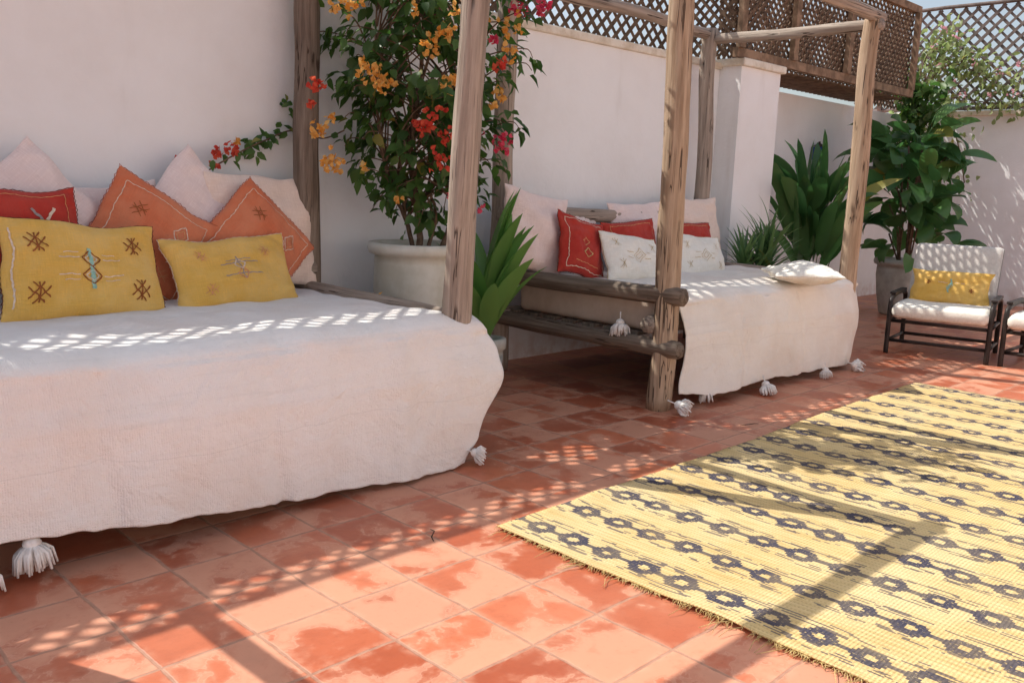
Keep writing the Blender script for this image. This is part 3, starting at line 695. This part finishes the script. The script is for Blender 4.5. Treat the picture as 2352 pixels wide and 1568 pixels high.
# climber over far corner
c0=Vector((10.3,4.1,0))
t=thing('climbing_vine',c0,'pink flowering climber rising up the terrace corner and spilling over the grey lattice','climbing plant')
st=MB(); m_=MB()
paths=[[(2110,600,10.4),(2100,420,10.6),(2095,300,10.8),(2120,200,10.9),(2165,110,11.0),(2175,70,11.0)],
       [(2120,200,10.9),(2180,150,11.0),(2240,165,11.0),(2290,200,11.0),(2345,225,11.0)],
       [(2120,200,10.9),(2150,110,11.0),(2210,130,11.05),(2262,170,11.05)],
       [(2120,330,10.8),(2170,260,10.9),(2200,330,10.9),(2215,420,10.8)],
       [(2110,300,10.8),(2110,210,10.8),(2120,150,10.9),(2150,90,11.0)],
       [(2120,240,10.9),(2190,225,11.0),(2260,235,11.05),(2330,240,11.05)],
       [(2160,130,10.9),(2200,150,10.95),(2230,120,10.95),(2290,160,10.95),(2345,190,10.95)]]
for pi,pl_ in enumerate(paths):
    s=smoothpts([at(a,b,X=x) for a,b,x in pl_],6); st.tube(s,.007,5)
    for i in range((170,190,140,60,130,130,130)[pi]):
        k=random.randint(3 if pi else 8,len(s)-1); p=s[k]+rl()*.10
        if p.x>11.15 and p.z<2.2: p.x=11.13
        m_.leaf(p,rl()-Z1*.3,rl()+Z1,random.uniform(.06,.10),.05)
mk('stem',st,M['bark'],t); mk('foliage',m_,M['leaf_vine'],t)
m_=MB()
for i in range(460):
    s0=at(random.gauss(2110,26),random.uniform(185,430),X=10.4); m_.leaf(s0+rl()*.05,rl()-Z1*.5,rl()+Z1,.13,.08)
mk('lower_foliage',m_,M['leaf'],t)
for px,py,k,r,n in ((2167,66,'p_ppink',.06,9),(2145,110,'p_ppink',.05,7),(2200,85,'p_ppink',.06,8),(2240,150,'p_ppink',.06,8),(2190,195,'p_ppink',.06,8),(2300,165,'p_ppink',.05,7),(2340,150,'p_ppink',.05,6),(2210,215,'p_ppink',.05,6),(2275,215,'p_ppink',.05,6),(2165,150,'p_ppink',.06,8),(2325,215,'p_ppink',.05,7)):
    fcluster(t,px,py,k,r,n,X=10.85)
# blue wall lantern
c0=at(1880,352,Y=4.50)
t=thing('wall_lantern',c0,'small cobalt blue lantern hanging on the recessed wall above the leafy plants','lantern')
m_=MB(); m_.box(c0-Vector((.07,.055,.07)),c0+Vector((.07,.055,.06))); bevel(mk('lantern_body',m_,M['blue'],t,smooth=False),.008)
m_=MB(); m_.lathe([(.075,.062),(.05,.08),(.012,.10),(.012,.115),(.001,.12)],c0,16); mk('lantern_cap',m_,M['metal'],t)
# ------------------------------------------------------------------ chairs
def chair():
    t=thing('lounge_chair',(0,0,0),'','chair','low lounge chairs by the end wall')
    w=.34
    for s in (-1,1):
        m_=MB(); m_.tube(smoothpts([Vector(p) for p in ((s*w,0,0),(s*w,-.005,.2),(s*w,.0,.36),(s*w,.05,.42),(s*w,.25,.44),(s*w,.5,.43),(s*w,.60,.38),(s*w,.62,.2),(s*w,.64,0))],5),.018,8); mk('leg_frame',m_,M['metal'],t,local=True)
        m_=MB(); m_.box((s*w-.022,.05,.442),(s*w+.022,.50,.462)); bevel(mk('armrest',m_,M['metal'],t,local=True,smooth=False),.006)
    m_=MB()
    for p,q in (((-w,0,.25),(w,0,.25)),((-w,.6,.24),(w,.6,.24)),((-w,0,.25),(-w,.62,.24)),((w,0,.25),(w,.62,.24)),((-w,.02,.10),(w,.02,.10)),((-w,.63,.08),(w,.63,.08)),((-w,0,.10),(-w,.63,.08)),((w,0,.10),(w,.63,.08))): m_.tube([p,q],.013,8)
    mk('seat_frame',m_,M['metal'],t,local=True)
    m_=MB(); m_.tube([(-.29,.53,.25),(-.285,.74,.72),(-.26,.75,.745),(.26,.75,.745),(.285,.74,.72),(.29,.53,.25)],.013,8); mk('back_frame',m_,M['metal'],t,local=True)
    m_=MB()
    def SP(u,v):
        a=2*math.pi*v; cx,cz=math.cos(a),math.sin(a); k=lambda q:math.copysign(abs(q)**.45,q)
        e=min(1,(1-abs(2*u-1))*9)**.4
        return ((2*u-1)*.325,.26+.31*k(cx)*(.9+.1*e),.325+.060*k(cz)*(.55+.45*e)+.008*nz(u*4,v*5))
    grid(m_,SP,40,32); mk('seat_cushion',m_,M['seatpad'],t,local=True)
    m_=MB()
    def BP(u,v):
        a=2*math.pi*v; cx,cz=math.cos(a),math.sin(a); k=lambda q:math.copysign(abs(q)**.45,q)
        e=min(1,(1-abs(2*u-1))*9)**.4; h=.585+.225*k(cx)*(.93+.07*e)
        return ((2*u-1)*.31,.49+(h-.33)*.46+.050*k(cz)*(.5+.5*e)+.004*nz(u*5,h*5),h)
    grid(m_,BP,40,32); mk('backrest_pad',m_,M['pad'],t,local=True)
    return t
CA=RD(-78)
c1=chair(); c1.location=(6.80,2.385,0); c1.rotation_euler=(0,0,CA); c1['label']='low cushioned metal lounge chair holding the small yellow cushion'
c2=c1.copy(); COL.objects.link(c2); c2.location=(6.93,1.63,0); c2.rotation_euler=(0,0,RD(-86)); c2['label']='low metal lounge chair cut off by the right edge of the photo'
for ch in list(c1.children):
    k=ch.copy(); COL.objects.link(k); k.parent=c2
Mc=Matrix.Translation((6.80,2.385,0))@Matrix.Rotation(CA,4,'Z')
pl=Mc@Vector((0.0,.42,.49))
e=diamond(0,0,.02,.04,'th_teal')+[(-.1,.03,-.03,.03,.004,'th_white'),(.03,.03,.1,.03,.004,'th_white'),(0,-.06,0,.06,.012,'th_teal')]+star(.17,-.03,.02,'th_brown',.004)+star(-.17,.03,.02,'th_brown',.004)
cushion('small yellow cushion propped on the lounge chair',M['yellow'],pl,.57,.28,.12,-78,22,0,31,emb=e)
# ------------------------------------------------------------------ rug
def rug(x0,y0,L,Wd,z0,label,rot=0,sd=0):
    m_=MB(); nu,nv=190,60
    def P(u,v):
        x=u*L; y=-v*Wd; edge=.012*nz(x*2.2+sd,v*4)+.006*nz(x*9+sd,v*4)+(.03/(1+math.exp(-(x-2.1)*14)) if v==0 else 0)-.015
        z=z0+.004*nz(x*2.5+sd,y*2.5)+.004+.006*max(0,nz(x*5+sd,y*1.5+3))
        e=min(u,1-u)*L; z+=.012*math.exp(-(e/.06)**2)*max(0,nz(y*3+sd,5)) + .010*math.exp(-(v*Wd/.05)**2)*max(0,nz(x*3+sd,8))
        return (x+(.012*nz(y*4+sd,3) if u in(0,1) else 0),y+(edge if v in (0,1) else 0),z)
    t=thing('straw_rug',(x0,y0,0),label,'rug')
    grid(m_,P,nu,nv); o=mk('woven_mat',m_,M['rug'],t,local=True); s=o.modifiers.new('s','SOLIDIFY'); s.thickness=.005; s.offset=-1
    m_=MB()
    for u,sg in ((0,-1),(1,1)):
        for i in range(460):
            v=random.random(); p=Vector(P(u,v)); ln=random.uniform(.008,.026) if random.random()<.9 else .08
            q=p+Vector((sg*ln,random.uniform(-.6,.6)*ln,0)); q.z=.006; mid=(p+q)/2+Vector((0,random.uniform(-.008,.008),.004)); m_.tube([p,mid,q],[.0015,.0013,.0008],3)
    for i in range(320):
        u=random.random(); p=Vector(P(u,0)); ln=random.uniform(.006,.022); m_.tube([p,p+Vector((random.uniform(-.02,.02),ln,-.004))],.0012,3)
    fr=mk('fringe',m_,M['straw'],t,local=True); t.rotation_euler=(0,0,rot); return t
rug(2.01,2.06,3.70,2.4,.006,'pale straw rug with navy woven diamonds in the right foreground',RD(.4),7.0)
# ------------------------------------------------------------------ bits
def twig(px,py,L,az,label):
    c=at(px,py,Z=.006); m_=MB(); d=Vector((math.cos(az),math.sin(az),0)); s=Vector((-d.y,d.x,0))
    m_.tube([c-d*L/2,c-d*L*.15+s*.006,c+d*L*.2-s*.004+Z1*.006,c+d*L/2+s*.008],[.0015,.0025,.002,.001],5); o=mk('twig',m_,M['twig'],None,org=c); tag(o,label,'twig')
twig(995,1228,.10,.9,'small dark twig on the tiles in front of the near daybed'); twig(1722,975,.12,-.4,'thin dark twig on the tiles near the middle daybed')
c=at(872,684,Z=.615); m_=MB()
for k in range(4): m_.leaf(c+Vector((random.uniform(-.01,.01),random.uniform(-.01,.01),.006)),rl(),Z1+rl()*.3,.03,.024)
tag(mk('fallen_leaf',m_,M['p_orange'],None,org=c),'dry pale bract lying on the near blanket','leaf')
# ------------------------------------------------------------------ light, camera
sd=Vector((-.297,.716,1)).normalized()
L=bpy.data.lights.new('sun','SUN'); L.energy=5.0; L.angle=RD(.35); L.color=(1,.96,.88)
lo=bpy.data.objects.new('sun',L); COL.objects.link(lo); lo.rotation_euler=(-sd).to_track_quat('-Z','Y').to_euler()
w=bpy.data.worlds.new('World'); SC.world=w; w.use_nodes=True; nt=w.node_tree
bg=nt.nodes['Background']; sk=nt.nodes.new('ShaderNodeTexSky'); sk.sky_type='NISHITA'; sk.sun_disc=False
sk.sun_elevation=math.asin(sd.z); sk.sun_rotation=math.atan2(sd.x,sd.y); sk.dust_density=3.0; sk.air_density=1.1; sk.ozone_density=1.0
hs=nt.nodes.new('ShaderNodeHueSaturation'); hs.inputs['Saturation'].default_value=.70; hs.inputs['Value'].default_value=1.16
nt.links.new(sk.outputs[0],hs.inputs['Color']); nt.links.new(hs.outputs[0],bg.inputs[0]); bg.inputs[1].default_value=.15
cam=bpy.data.cameras.new('camera'); co=bpy.data.objects.new('camera',cam); COL.objects.link(co)
cam.lens=36*FPX/2352; cam.sensor_width=36; cam.clip_end=8000; cam.clip_start=.05
fw=HF*cp-UZ*sp; up0=HF*sp+UZ*cp; r_=HR*cr+up0*sr; u_=up0*cr-HR*sr
co.matrix_world=Matrix(((r_.x,u_.x,-fw.x,0),(r_.y,u_.y,-fw.y,0),(r_.z,u_.z,-fw.z,H),(0,0,0,1)))
SC.camera=co
SC.view_settings.view_transform='Standard'; SC.view_settings.look='None'; SC.view_settings.exposure=0
